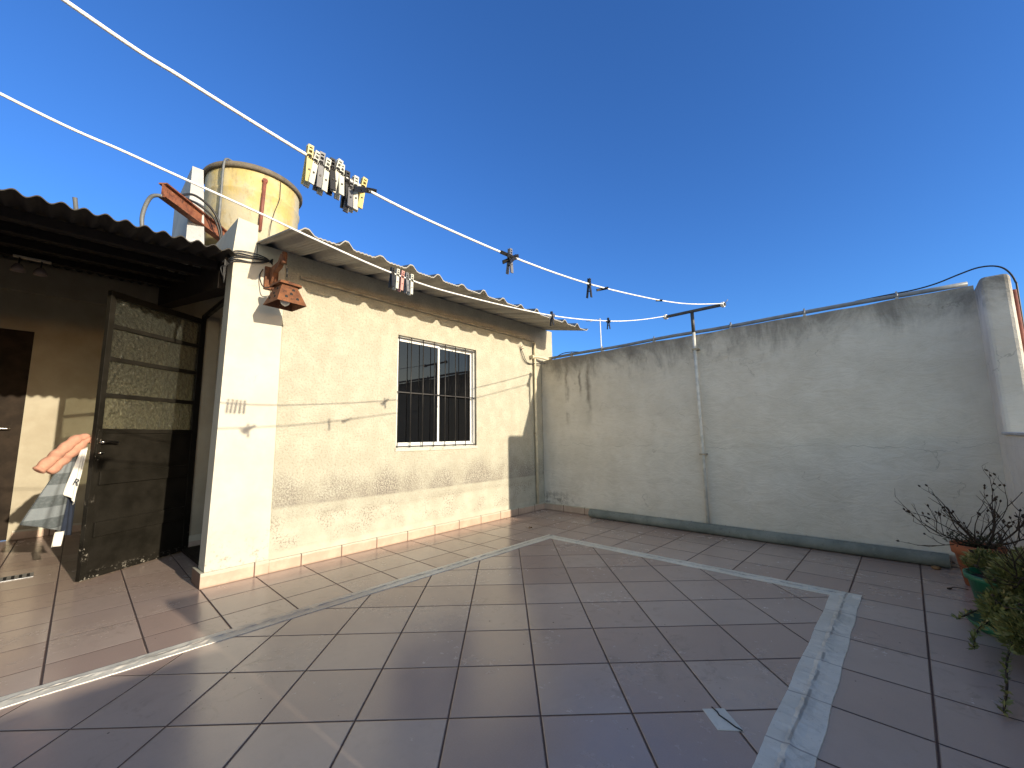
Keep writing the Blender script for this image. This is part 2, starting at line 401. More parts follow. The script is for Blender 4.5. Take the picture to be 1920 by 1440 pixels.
class G:
    def __init__(s): s.v = []; s.f = []; s.sm = []
    def face(s, pts, smooth=False):
        b = len(s.v); s.v += [tuple(p) for p in pts]; s.f.append(tuple(range(b, b+len(pts)))); s.sm.append(smooth)
    def box(s, x0, x1, y0, y1, z0, z1):
        if x0 > x1: x0, x1 = x1, x0
        if y0 > y1: y0, y1 = y1, y0
        if z0 > z1: z0, z1 = z1, z0
        b = len(s.v)
        s.v += [(x0,y0,z0),(x1,y0,z0),(x1,y1,z0),(x0,y1,z0),(x0,y0,z1),(x1,y0,z1),(x1,y1,z1),(x0,y1,z1)]
        for q in ((0,3,2,1),(4,5,6,7),(0,1,5,4),(1,2,6,5),(2,3,7,6),(3,0,4,7)): s.f.append(tuple(b+i for i in q)); s.sm.append(False)
        return s
    def tube(s, pts, r, n=10, caps=True, smooth=True):
        pts = [Vector(p) for p in pts]; rr = r if isinstance(r, (list, tuple)) else [r]*len(pts)
        b = len(s.v); up = None
        for i, p in enumerate(pts):
            t = (pts[min(i+1, len(pts)-1)] - pts[max(i-1, 0)]).normalized()
            if up is None: up = Vector((0, 0, 1)) if abs(t.z) < .9 else Vector((1, 0, 0))
            a = (up - t*up.dot(t)).normalized(); c = t.cross(a); up = a
            for k in range(n):
                w = 2*math.pi*k/n; s.v.append(tuple(p + (a*math.cos(w) + c*math.sin(w))*rr[i]))
        for i in range(len(pts)-1):
            for k in range(n):
                q = b+i*n; s.f.append((q+k, q+(k+1) % n, q+n+(k+1) % n, q+n+k)); s.sm.append(smooth)
        if caps:
            s.f.append(tuple(b+k for k in reversed(range(n)))); s.sm.append(False)
            e = b+(len(pts)-1)*n; s.f.append(tuple(e+k for k in range(n))); s.sm.append(False)
        return s
    def lathe(s, prof, c=(0, 0, 0), n=32, wob=0.0):
        b = len(s.v); m = len(prof)
        for k in range(n):
            w = 2*math.pi*k/n
            for (r, z) in prof:
                rr = r*(1+wob*math.sin(3*w+z*5)); s.v.append((c[0]+rr*math.cos(w), c[1]+rr*math.sin(w), c[2]+z))
        for k in range(n):
            k2 = (k+1) % n
            for j in range(m-1):
                s.f.append((b+k*m+j, b+k2*m+j, b+k2*m+j+1, b+k*m+j+1)); s.sm.append(True)
        return s
    def prism(s, poly, axis, a0, a1):
        """poly: 2D points; extruded along axis from a0 to a1"""
        def P(p, a):
            return (a, p[0], p[1]) if axis == 'x' else (p[0], a, p[1]) if axis == 'y' else (p[0], p[1], a)
        n = len(poly)
        s.face([P(p, a0) for p in poly]); s.face([P(p, a1) for p in reversed(poly)])
        for i in range(n):
            j = (i+1) % n; s.face([P(poly[i], a0), P(poly[i], a1), P(poly[j], a1), P(poly[j], a0)][::-1])
        return s
    def sheet(s, fn, nu, nv, thick=None, smooth=True):
        """closed thin sheet from fn(u,v)->point, offset 'thick' vector on the back"""
        b = len(s.v)
        for i in range(nu+1):
            for j in range(nv+1): s.v.append(tuple(fn(i/nu, j/nv)))
        def q(i, j): return b+i*(nv+1)+j
        for i in range(nu):
            for j in range(nv): s.f.append((q(i, j), q(i+1, j), q(i+1, j+1), q(i, j+1))); s.sm.append(smooth)
        if thick is not None:
            t = Vector(thick); b2 = len(s.v)
            for k in range(b, b2): s.v.append(tuple(Vector(s.v[k])+t))
            d = b2-b
            for i in range(nu):
                for j in range(nv): s.f.append((q(i, j)+d, q(i, j+1)+d, q(i+1, j+1)+d, q(i+1, j)+d)); s.sm.append(smooth)
            for i in range(nu):
                for j in (0, nv): s.f.append((q(i, j), q(i+1, j), q(i+1, j)+d, q(i, j)+d)); s.sm.append(False)
            for j in range(nv):
                for i in (0, nu): s.f.append((q(i, j), q(i, j+1), q(i, j+1)+d, q(i, j)+d)); s.sm.append(False)
        return s
    def build(s, name, mat, parent=None, frame='W', org=None, bevel=0, subdiv=0, weld=False, **k):
        if org is None:
            xs, ys, zs = zip(*s.v); org = ((min(xs)+max(xs))/2, (min(ys)+max(ys))/2, min(zs))
        me = bpy.data.meshes.new(name)
        me.from_pydata([((x-org[0])*S, (y-org[1])*S, (z-org[2])*S) for x, y, z in s.v], [], s.f)
        for p, f in zip(me.polygons, s.sm): p.use_smooth = f
        me.materials.append(MT[mat]); me.update()
        o = bpy.data.objects.new(name, me); COL.objects.link(o)
        reg(o, fmat(frame, org), parent)
        if weld:
            m = o.modifiers.new("weld", 'WELD'); m.merge_threshold = .0002
        if bevel:
            m = o.modifiers.new("bevel", 'BEVEL'); m.width = bevel*S; m.segments = 3; m.limit_method = 'ANGLE'; m.angle_limit = math.radians(40)
        return tag(o, **k)

def spline(pts, n=8):
    P = [Vector(p) for p in pts]; out = []
    for i in range(len(P)-1):
        p0, p1, p2, p3 = P[max(i-1, 0)], P[i], P[i+1], P[min(i+2, len(P)-1)]
        for k in range(n):
            t = k/n; out.append(.5*((2*p1)+(p2-p0)*t+(2*p0-5*p1+4*p2-p3)*t*t+(3*p1-p0-3*p2+p3)*t**3))
    out.append(P[-1]); return out

def wall_grid(g, axis, d0, d1, us, zs, holes):
    """wall slab of thickness d0..d1 along 'axis' normal; cells from us x zs; cells in holes are open"""
    def P(d, u, z): return (d, u, z) if axis == 'x' else (u, d, z)
    def solid(i, j): return 0 <= i < len(us)-1 and 0 <= j < len(zs)-1 and (i, j) not in holes
    for i in range(len(us)-1):
        for j in range(len(zs)-1):
            if not solid(i, j): continue
            u0, u1, z0, z1 = us[i], us[i+1], zs[j], zs[j+1]
            for d in (d0, d1): g.face([P(d, u0, z0), P(d, u1, z0), P(d, u1, z1), P(d, u0, z1)])
            if not solid(i-1, j): g.face([P(d0, u0, z0), P(d1, u0, z0), P(d1, u0, z1), P(d0, u0, z1)])
            if not solid(i+1, j): g.face([P(d0, u1, z0), P(d1, u1, z0), P(d1, u1, z1), P(d0, u1, z1)])
            if not solid(i, j-1): g.face([P(d0, u0, z0), P(d1, u0, z0), P(d1, u1, z0), P(d0, u1, z0)])
            if not solid(i, j+1): g.face([P(d0, u0, z1), P(d1, u0, z1), P(d1, u1, z1), P(d0, u1, z1)])

# ------------------------------------------------------------------ ground and terrace floor
G().box(-3000, 3000, -3000, 3000, -10.5, -10).build('ground', 'ground', org=(0, 0, 0), kind='structure')
G().box(-11, 14.5, -24, 1.6, -.5, 0).build('terrace_floor', 'floor', org=(0, 0, 0), kind='structure')

# white waterproofing strip: three joined runs lying on the tiles
def strip_run(g, a, b, half, ridge=.008, n=160, jag=.007, seed=1, end=None):
    rnd = random.Random(seed); a, b = Vector((*a, 0)), Vector((*b, 0)); t = (b-a).normalized(); w = Vector((-t.y, t.x, 0))
    prof = [(-1, 0.001), (-.985, .010), (-.3, .012), (-.08, .016+ridge), (.06, .014+ridge*.5), (.35, .012), (.985, .010), (1, .001)]
    rows = []
    for i in range(n+1):
        p = a+(b-a)*(i/n); j1, j2 = jag*math.sin(i*.23+seed)+rnd.uniform(-jag, jag)*.3, jag*math.sin(i*.31+seed*2)+rnd.uniform(-jag, jag)*.3
        if i in (0, n): j1 = j2 = 0
        row = []
        for (q, z) in prof:
            off = q*half + (j1 if q < -.9 else j2 if q > .9 else rnd.uniform(-.01, .01))
            row.append(tuple(p+w*off+Vector((0, 0, z + (rnd.uniform(-.006, .006) if abs(q) < .5 else 0)))))
        rows.append(row)
    b0 = len(g.v); m = len(prof)
    for r in rows: g.v += r
    for i in range(n):
        for k in range(m-1): g.f.append((b0+i*m+k, b0+(i+1)*m+k, b0+(i+1)*m+k+1, b0+i*m+k+1)); g.sm.append(False)
g = G()
strip_run(g, (3.145, -3.44), (3.30, -14.9), .165, seed=2)
strip_run(g, (3.32, -3.615), (10.36, -3.60), .170, seed=3)
strip_run(g, (10.14, -3.775), (10.16, -12.5), .215, ridge=.010, jag=.007, seed=4)
strip = g.build('sealing_strip', 'tape', org=(0, 0, 0), label='long white waterproofing strip framing the diagonal floor tiles', cat='sealing strip')
g = G(); g.face([(9.33, -8.67, .006), (9.56, -8.90, .006), (9.76, -8.74, .006), (9.50, -8.50, .006)]); g.face([(9.33, -8.67, .001), (9.33, -8.67, .006), (9.50, -8.50, .006), (9.50, -8.50, .001)])
g.face([(9.56, -8.90, .001), (9.76, -8.74, .001), (9.76, -8.74, .006), (9.56, -8.90, .006)]); g.face([(9.33, -8.67, .001), (9.56, -8.90, .001), (9.56, -8.90, .006), (9.33, -8.67, .006)])
rp = thing('repair_patch', (9.55, -8.7, 0), label='small loose white patch on the tiles beside the wide end of the strip', cat='patch')
g.build('patch', 'tape', rp)
G().tube([(9.40, -8.575, .010), (9.47, -8.62, .011), (9.50, -8.66, .011), (9.60, -8.70, .011), (9.68, -8.74, .011), (9.75, -8.75, .008)], .008, 5).build('tear', 'dark', rp)

# ------------------------------------------------------------------ the house (frame H: front wall is x=0)
house = thing('house', (0, 0, 0), 'H', label='low cream stucco house with barred window, open black door and corrugated eaves', cat='house')
g = G()
ys = [-11.08, -7.17, -3.88, .85]; zs = [0, 2.72, 6.17, 7.72]
wall_grid(g, 'x', -.42, 0, ys, zs, {(1, 1)})
g.build('front_wall', 'stucco', house, 'H', org=(0, 0, 0))
g = G().prism([(-11.67, 0), (-10.46, 0), (-10.46, 7.35), (-11.555, 7.35)], 'x', -.45, .025)
g.build('corner_pillar', 'smooth', house, 'H', org=(0, 0, 0), bevel=.02, label='smooth cream plaster corner pillar beside the open door')
g = G(); g.prism([(-11.58, 7.35), (-11.10, 7.35), (-11.10, 8.17), (-11.52, 8.2)], 'x', -3.6, .01)
g.build('parapet', 'smooth', house, 'H', org=(0, 0, 0), bevel=.015)
g = G().box(.001, .034, -11.1, -10.46, .0, .0001)
# side wall with the doorway; interior walls that keep the rooms dark
g = G(); wall_grid(g, 'y', -11.20, -10.85, [-10, -3.95, -.46, -.43], [0, 6.72, 7.35], {(1, 0)})
g.prism([(-4.4, 7.352), (-9.99, 7.352), (-9.99, 8.5)], 'y', -11.20, -10.9)
g.build('side_wall', 'porch', house, 'H', org=(0, 0, 0))
g = G().box(-4.35, -4.02, -10.84, .85, 0, 8.2)
g.build('inner_wall', 'interior', house, 'H', org=(0, 0, 0))
G().box(-3.949, -3.90, -11.195, -10.86, .105, .40).build('inner_skirting', 'skb', house, 'H', org=(0, 0, 0))
G().box(-4.01, -.43, .5, .84, 0, 8.0).build('end_wall', 'interior', house, 'H', org=(0, 0, 0))
G().box(-4.01, -.43, -10.84, .49, 7.30, 7.45).build('ceiling', 'interior', house, 'H', org=(0, 0, 0))
G().box(-3.87, -.47, -11.35, -10.87, .004, .10).build('door_step', 'brown', house, 'H', bevel=.01)
# black steel door frame
g = G(); g.box(-3.99, -3.88, -11.31, -11.205, 0, 6.72); g.box(-3.88, -.47, -11.31, -11.205, 6.60, 6.72)
g.build('door_frame', 'door', house, 'H', org=(-3.97, -11.3, 0), bevel=.01)
# rear porch wall with its beam
g = G(); wall_grid(g, 'x', -10.5, -10, [-18, -16.2, -14.64, -10.3], [0, 6.72, 9.3], {(1, 0)})
g.build('porch_wall', 'porch', house, 'H', org=(0, 0, 0), label='cream porch wall in the shade behind the open door')
G().box(-9.998, -9.9, -17.5, -11.21, 8.0, 9.0).build('wall_beam', 'porch', house, 'H', org=(0, 0, 0), bevel=.01)
G().box(-10, .3, -16.6, -16.3, 0, 9).build('added_shade_wall', 'brown', house, 'H', org=(0, 0, 0))  # unseen dark wall, added to cut the light under the porch roof
# roofs
def corrugated(g, x0, z0, x1, z1, ya, yb, prof, nper, thick, n=8):
    def fn(u, v):
        y = ya+(yb-ya)*u; x = x0+(x1-x0)*v; return (x, y, z0+(z1-z0)*v+prof(y))
    g.sheet(fn, int(abs(yb-ya)/nper*n), 12, (0, 0, -thick), smooth=True)
def sine(y): return .042*math.sin(2*math.pi*y/.275)+.008*math.sin(y*3.1)
g = G(); corrugated(g, .47, 7.16, -10.2, 9.14, -18.6, -11.60, sine, .275, .02, 12)
g.build('porch_roof', 'corr', house, 'H', weld=False, label='dark corrugated porch roof sheet')
for i, (x, w) in enumerate(((-.9, .09), (-2.6, .09), (-4.6, .09), (-7.0, .09))):
    z = 7.16+(.47-x)*.1856
    G().box(x-w, x+w, -16.3, -11.68, z-.28, z-.085).build('purlin', 'wood', house, 'H')
# rafter along the side wall
g = G(); zz = lambda x: 7.16+(.47-x)*.1856
g.prism([(-.87, zz(-.86)+.14), (-9.9, zz(-9.9)+.14), (-9.9, zz(-9.9)-.8), (-.87, zz(-.86)-.72)], 'y', -11.63, -11.205); g.build('rafter', 'wood', house, 'H')
RP = .872
def trap(y):
    t = ((y+1.19)/RP) % 1.0; d = abs(t-.5)          # ridge where t ~ 0
    d = min(t, 1-t)
    k = int(math.floor((y+1.19)/RP+.5)); base = (.125+.03*math.sin(k*2.3))*max(0, min(1, (.20-d)/.15))
    return base + (.010*math.cos(2*math.pi*t*9) if d > .2 else 0)
g = G(); corrugated(g, 2.12, 7.33, -5.6, 8.85, -11.12, .50, trap, RP, .03, 40)
g.build('roof', 'eave', house, 'H', org=(0, -11.12, 7.3), label='grey ribbed fibre cement roof with overhanging eave')
G().box(-5.6, -.2, -11.0, .80, 7.46, 7.52).build('roof_deck', 'wood', house, 'H')
g = G().box(-9.9, -4.4, -11.55, -10.9, 8.82, 8.9)
# conduit moulding under the eave
g = G(); g.tube(spline([(.05, -10.1, 7.14), (.05, -7, 7.10), (.05, -3, 7.08), (.05, -.55, 7.06)], 4), .045, 8)
g.build('wall_conduit', 'greybeige', house, 'H')
# skirting tiles
G().box(.001, .075, -10.455, -.0, 0, .285).build('skirting', 'skh', house, 'H', org=(0, 0, 0), bevel=.012)
g = G(); g.box(.026, .085, -11.74, -10.456, 0, .31); g.box(-.62, .026, -11.74, -11.672, 0, .31)
g.build('pillar_skirting', 'skh', house, 'H', org=(0, 0, 0), bevel=.012)
G().box(-9.999, -9.93, -14.55, -11.25, 0, .30).build('porch_skirting', 'skh', house, 'H', org=(0, 0, 0), bevel=.01)
# sill band under window
G().box(-.05, .035, -7.2, -3.86, 2.615, 2.72).build('window_sill', 'smooth', house, 'H', bevel=.01)

# ---- window (part) with frame, panes, grille
Y0, Y1, Z0, Z1 = -7.17, -3.88, 2.72, 6.17
g = G(); xf0, xf1 = -.26, -.10
g.box(xf0, xf1, Y0, Y1, Z0, Z0+.08); g.box(xf0, xf1, Y0, Y1, Z1-.09, Z1); g.box(xf0, xf1, Y0, Y0+.05, Z0+.08, Z1-.09); g.box(xf0, xf1, Y1-.07, Y1, Z0+.08, Z1-.09)
win = g.build('window', 'white', house, 'H', bevel=.008)
ym = (Y0+Y1)/2
for a, b, xo in ((Y0+.05, ym+.05, -.17), (ym-.05, Y1-.07, -.24)):
    g = G(); s = .07
    g.box(xo, xo+.06, a, a+s, Z0+.08, Z1-.09); g.box(xo, xo+.06, b-s, b, Z0+.08, Z1-.09); g.box(xo, xo+.06, a+s, b-s, Z0+.08, Z0+.16); g.box(xo, xo+.06, a+s, b-s, Z1-.16, Z1-.09)
    g.build('sash', 'white', win, 'H', bevel=.006)
    G().box(xo+.022, xo+.036, a+s, b-s, Z0+.16, Z1-.16).build('pane', 'glass', win, 'H')
g = G()
for i in range(8):
    y = Y0+.06+i*(Y1-Y0-.12)/7; g.tube([(-.025, y, Z0+.005), (-.025, y, Z1-.01)], .015, 8)
g.box(-.046, -.037, Y0+.01, Y1-.01, 4.39, 4.425); g.box(-.046, -.037, Y0+.01, Y1-.01, Z1-.08, Z1-.05); g.box(-.046, -.037, Y0+.01, Y1-.01, Z0+.03, Z0+.06)
g.build('security_grille', 'iron', win, 'H')

# ---- the open door leaf (frame D: x along the leaf from its free edge to the hinge, y away from the terrace)
Fv = Vector((-2.496, -13.367, 0)); Hv = Vector((-3.90, -11.27, 0)); dv = (Hv-Fv); LL = dv.length; ang = math.atan2(dv.y, dv.x)
FR['D'] = FR['H'] @ Matrix.Translation(Fv) @ Matrix.Rotation(ang, 4, 'Z')
# in D, +y (90 deg left of dv) points away from the camera or towards it? n.cam>0 side is -y
T0, T1 = -.055, .055
g = G()
g.box(0, .12, T0, T1, .04, 6.58); g.box(LL-.14, LL, T0, T1, .04, 6.58)
for z in (6.50, 5.74, 4.96, 4.10, 3.28):
    hh = .05 if z < 6.4 else .08
    g.box(.12, LL-.14, T0, T1, z-hh, z+hh)
g.box(.12, LL-.14, T0, T1, .04, .16)
door = g.build('door', 'door', house, 'D', org=(0, 0, 0), bevel=.006, label='open black door leaf with four hammered glass panes')
for za, zb in ((5.79, 6.42), (5.01, 5.69), (4.15, 4.91), (3.33, 4.05)):
    G().box(.12, LL-.14, -.012, .012, za, zb).build('glass_pane', 'frost', door, 'D')
g = G(); g.box(.12, LL-.14, -.03, .03, .16, 3.23)
g.build('lower_panel', 'door', door, 'D', org=(0, 0, 0))
for za, zb in ((2.06, 2.36), (.92, 1.24)):
    G().box(.16, LL-.18, -.085, -.031, za, zb).build('panel_rib', 'door', door, 'D', org=(0, 0, 0), bevel=.008)
g = G(); g.box(.015, .105, -.085, -.056, 2.62, 3.30); g.build('lock_plate', 'door', door, 'D', bevel=.008)
g = G(); g.tube([(.06, -.08, 3.02), (.06, -.17, 3.02)], .022, 8); g.tube(spline([(.06, -.17, 3.02), (.14, -.18, 3.03), (.3, -.18, 3.025), (.40, -.175, 3.01)], 4), [.022]+[.028]*11+[.024], 10)
g.build('handle', 'chrome', door, 'D')
g = G(); g.tube([(.06, -.08, 2.78), (.06, -.14, 2.78)], .02, 8); g.tube([(.04, -.14, 2.78), (.14, -.145, 2.79)], .014, 8); g.build('key', 'chrome', door, 'D')
g = G(); g.box(.015, .105, .056, .075, 2.62, 3.30); g.tube([(.06, .07, 3.02), (.06, .17, 3.02), (.3, .19, 3.02)], .024, 8); g.build('inner_handle', 'chrome', door, 'D')

# ---- dark door in the porch wall
g = G(); g.box(-10.25, -10.1, -16.9, -15.86, .02, 6.72); g.box(-10.2, -10.06, -15.81, -14.64, .02, 6.72)
bd = g.build('porch_door', 'brown', house, 'H', bevel=.01, label='closed dark brown door in the porch wall')
g = G(); g.box(-10.06, -10.045, -14.98, -14.86, 3.2, 3.75); g.build('lock_plate', 'brown', bd, 'H')
g = G(); g.tube(spline([(-10.05, -14.9, 3.5), (-9.93, -14.9, 3.5), (-9.92, -15.0, 3.5), (-9.92, -15.25, 3.51)], 3), .035, 8); g.build('handle', 'chrome', bd, 'H')

# ------------------------------------------------------------------ boundary wall with end pilaster
bwt = thing('boundary_wall', (6, 0, 0), label='tall weathered grey rendered wall closing the far side of the terrace', cat='wall')
def bwtop(x): return 6.23+.012*math.sin(x*1.7)+.008*math.sin(x*5.1)
g = G(); N = 60; x0, x1 = .02, 12.66
for i in range(N):
    a, b = x0+(x1-x0)*i/N, x0+(x1-x0)*(i+1)/N; za, zb = bwtop(a), bwtop(b)
    g.face([(a, 0, 0), (b, 0, 0), (b, 0, zb), (a, 0, za)]); g.face([(a, .48, 0), (b, .48, 0), (b, .48, zb), (a, .48, za)]); g.face([(a, 0, za), (b, 0, zb), (b, .48, zb), (a, .48, za)])
g.build('wall', 'bw', bwt, org=(0, 0, 0))
g = G().box(12.66, 13.09, -.86, .5, 0, 6.19); g.build('pilaster', 'bw', bwt, org=(0, 0, 0), bevel=.09)
G().box(.06, 12.65, -.07, -.001, 0, .27).build('skirting', 'skb', bwt, org=(0, 0, 0), bevel=.012)

pw = thing('parapet_wall', (12.9, -6, 0), label='low grey rendered parapet with coping right of the flower pots', cat='wall')
g = G().box(12.665, 13.10, -11.0, -.862, 0, 2.90); g.build('wall', 'bw', pw, org=(0, 0, 0), bevel=.02)
G().box(12.62, 13.14, -11.04, -.865, 2.902, 2.955).build('coping', 'conc', pw, bevel=.015)
G().box(12.665, 13.10, -24, -11.05, 0, 2.23).build('wall', 'bw', pw, org=(0, 0, 0), bevel=.02)

# ------------------------------------------------------------------ pipes, conduits, cables
g = G(); pts = [(.35+i*.612, .13+.015*math.sin(i*1.3), 6.345+.012*math.sin(i*.9)) for i in range(21)]
g.tube(pts, .055, 10)
tc_ = thing('conduit_pipe', (6, .13, 6.24), label='long grey conduit clipped along the top of the tall grey wall', cat='pipe')
g.build('pipe', 'conduit', tc_)
for x in (1.55, 3.0, 5.1, 7.6, 9.5, 11.4):
    g = G(); g.box(x-.03, x+.03, .06, .2, 6.235, 6.30); g.tube([(x-.025, .13, 6.345), (x+.025, .13, 6.345)], .07, 10); g.box(x-.02, x+.02, .12, .14, 6.40, 6.46)
    g.build('clip', 'steel', tc_)
g = G(); g.tube(spline([(.6, .2, 6.30), (1.1, .02, 6.42), (1.6, .05, 6.43), (2.3, .2, 6.33)], 6), .018, 6)
g.build('power_cable', 'cable', label='short black cable loop over the left end of the long grey conduit', cat='cable')
g = G(); g.tube(spline([(10.6, .22, 6.42), (11.2, .2, 6.43), (11.7, .22, 6.44), (12.1, .25, 6.50), (12.5, .25, 6.62), (12.8, .25, 6.69), (13.05, .25, 6.65), (13.2, .22, 6.5), (13.28, .15, 6.2), (13.28, .1, 5.8), (13.25, .1, 3)], 6), .017, 6)
g.build('power_cable', 'cable', label='thin black cable arching over the pilaster at the right end of the wall', cat='cable')
g = G(); g.tube([(13.22, .05, .1), (13.22, .05, 6.0)], .045, 8)
g.build('riser_pipe', 'redpipe', label='thin reddish pipe standing behind the right edge of the pilaster', cat='pipe')
# downpipe at the inner corner
g = G(); g.tube([(.10, -.56, .29), (.10, -.56, 6.98)], .055, 10)
dp = thing('downpipe', (.1, -.56, 0), 'H', label='thin cream downpipe in the corner between house and grey wall', cat='pipe')
g.build('pipe', 'cream', dp, 'H')
g = G(); g.box(.02, .12, -.63, -.49, 3.1, 3.16); g.build('bracket', 'greybeige', dp, 'H')
g = G(); g.tube(spline([(.12, -.72, 6.34), (.2, -.5, 6.36), (.3, -.25, 6.33), (.34, .05, 6.30), (.5, .13, 6.33)], 5), .06, 10); g.tube([(.115, -.80, 6.33), (.12, -.70, 6.34)], .085, 10)
g.build('elbow_pipe', 'cream', frame='H', label='short cream elbow pipe where the conduit meets the house corner', cat='pipe')
wl = thing('loose_wires', (.05, -1, 6.02), 'H', label='pair of loose dark wires hanging from the wall near the downpipe', cat='wire')
g = G(); g.tube(spline([(.02, -1.42, 6.62), (.05, -1.36, 6.35), (.05, -1.2, 6.12), (.05, -.95, 6.02), (.05, -.6, 6.04), (.3, -.1, 6.10)], 6), .013, 6)
g.build('wire', 'cable', wl, 'H'); g = G(); g.tube(spline([(.02, -1.35, 6.60), (.05, -1.26, 6.42), (.05, -1.1, 6.16), (.05, -.85, 6.06), (.3, -.1, 6.12)], 6), .013, 6)
g.build('wire', 'cable', wl, 'H')
for dy, dz in ((0, 0), (.06, .04), (-.05, .05), (.02, -.06), (.10, -.02)): G().tube([(.02, -1.40+dy*.5, 6.62+dz*.5), (.1, -1.42+dy*1.6, 6.66+dz*1.8)], .011, 5).build('wire_end', 'rust', wl, 'H')
# wires bundled at the top of the corner pillar
cb = thing('cable_bundle', (.07, -11.3, 6.6), 'H', label='tangled dark wires on the corner pillar under the two roofs', cat='cable')
for k in range(6):
    r = random.Random(k); z = 7.02+k*.05
    G().tube(spline([(.07, -11.70, 6.72+.05*k), (.09, -11.73, 6.9+.04*k), (.06, -11.55, z+.08), (.06, -11.2, z+.14+r.uniform(-.03, .03)), (.07, -10.9, 7.28+.02*k), (.03, -10.75, 7.42-.03*k)], 5), .013, 5).build('wire', 'cable', cb, 'H')
for k in range(5):
    r = random.Random(k+20); G().tube(spline([(.05, -11.72, 6.95), (.13, -11.78+r.uniform(-.05, .05), 6.8+r.uniform(-.1, .1)), (.09, -11.73, 6.62+r.uniform(-.1, .1)), (.05, -11.70, 6.8)], 5), .012, 5).build('wire', 'cable', cb, 'H')

# big pipe lying along the foot of the wall
g = G(); pts = [(2.45+i*.46, -.30+.004*i, .155) for i in range(21)]
g.tube(pts, .15, 20, caps=False)
gp = g.build('drain_pipe', 'pipe', label='long grey pipe lying on the tiles at the foot of the grey wall', cat='pipe')
g = G(); g.tube([(2.455, -.30, .155), (2.47, -.30, .155)], .148, 20); g.build('end_cap', 'pipe', gp)

# ------------------------------------------------------------------ clothesline post and lines
cp = thing('clothesline_post', (6.58, -.14, 0), label='slim T-shaped clothesline pole fixed against the grey wall', cat='post')
g = G(); g.tube([(6.58, -.14, 0), (6.56, -.14, 6.28)], .05, 12); g.build('pole', 'polepaint', cp)
g = G(); g.tube([(6.56, -.14, 6.28), (6.555, -.14, 6.96)], .055, 12); g.build('upper_pole', 'poledark', cp)
g = G(); g.box(5.60, 7.58, -.20, -.08, 6.955, 7.03); g.build('crossbar', 'poledark', cp, bevel=.01)
for z in (2.35, 5.7): G().box(6.48, 6.67, -.195, -.001, z, z+.05).build('bracket', 'greybeige', cp)
for x in (5.68, 7.50):
    g = G()
    for k in range(3): g.tube([(x+.03*k-.03, -.14+.09*math.cos(t), 6.99+.07*math.sin(t)) for t in [i*math.pi/6 for i in range(13)]], .016, 6, caps=False)
    g.build('knot', 'rope', cp)
g = G(); g.tube([(7.55, -.14, 7.02), (7.66, -.18, 7.11)], .01, 5); g.build('wire_end', 'greybeige', cp)

LP = [(6.88, -19, 6.9), (6.72, -16.5, 6.10), (6.54, -14.29, 5.65), (6.49, -13.53, 5.56), (6.42, -12.54, 5.46), (6.37, -11.85, 5.38), (6.305, -10.82, 5.29), (6.23, -9.61, 5.305), (6.06, -6.89, 5.55), (5.9, -4.31, 5.98), (5.77, -2.26, 6.45), (5.66, -.16, 7.02)]
RPt = [(8.44, -19, 7.0), (8.28, -16, 5.95), (8.17, -13.91, 5.41), (8.14, -13.37, 5.31), (8.11, -12.62, 5.20), (8.08, -12.05, 5.15), (8.05, -11.34, 5.14), (8.0, -10.2, 5.18), (7.95, -9.04, 5.27), (7.89, -7.77, 5.43), (7.79, -5.41, 5.81), (7.69, -3.26, 6.25), (7.52, -.16, 7.02)]
SL, SR = spline(LP, 10), spline(RPt, 10)
for nm, sp_, lab in (('clothesline', SL, 'white cord strung to the left end of the pole crossbar, lower in the picture'), ('clothesline', SR, 'white cord strung to the right end of the pole crossbar, highest in the sky')):
    G().tube(sp_, .0122, 8).build(nm, 'rope', label=lab, cat='clothesline', group='clotheslines over the terrace')
def on(sp_, y):
    for a, b in zip(sp_, sp_[1:]):
        if a.y <= y <= b.y: t = (y-a.y)/(b.y-a.y); return a+(b-a)*t, (b-a).normalized()

# clothespin prototypes in metres, one per colour: origin at the cord, prongs in local x, width in local y
def make_pin(mat, spread):
    L1, L2, w, t = .085, .215, .021, .015
    root = bpy.data.objects.new('clothespin', None); root.empty_display_size = .03
    parts = []
    for sgn in (-1, 1):
        g = G(); o0 = .006; o1 = .010+spread
        # jaw half: two rails, top bar and cross bars around a slot; then solid handle leaning outwards
        def bar(ya, yb, za, zb, xa0, xa1):
            P = []
            for (z, xo) in ((za, xa0), (zb, xa1)):
                for y in (ya, yb):
                    for d in (0, t): P.append((sgn*(xo+d), y, z))
            q = [(0, 1, 3, 2), (4, 6, 7, 5), (0, 4, 5, 1), (2, 3, 7, 6), (0, 2, 6, 4), (1, 5, 7, 3)]
            for f in q: g.face([P[i] for i in f])
        bar(-w, -w*.6, -.01, L1, o0, o0); bar(w*.6, w, -.01, L1, o0, o0); bar(-w*.6, w*.6, L1-.016, L1, o0, o0)
        bar(-w*.6, w*.6, .045, .056, o0, o0); bar(-w*.6, w*.6, .012, .022, o0, o0)
        zz0 = -.01; 
        bar(-w, w, -.045, -.01, o0+.004, o0); bar(-w, w, -L2, -.045, o1, o0+.004)
        parts.append(('prong', g, mat))
    g = G()
    g.tube([(.034*math.cos(a), -.018+.036*a/18.85, -.012+.018*math.sin(a)) for a in [i*math.pi/5 for i in range(31)]], .0045, 5, caps=False)
    parts.append(('spring', g, 'iron'))
    g = G(); g.tube([(-.03-spread*.5, 0, -.115), (.03+spread*.5, 0, -.115)], .008, 6)
    parts.append(('pivot', g, 'iron'))
    return parts
PINM = {}
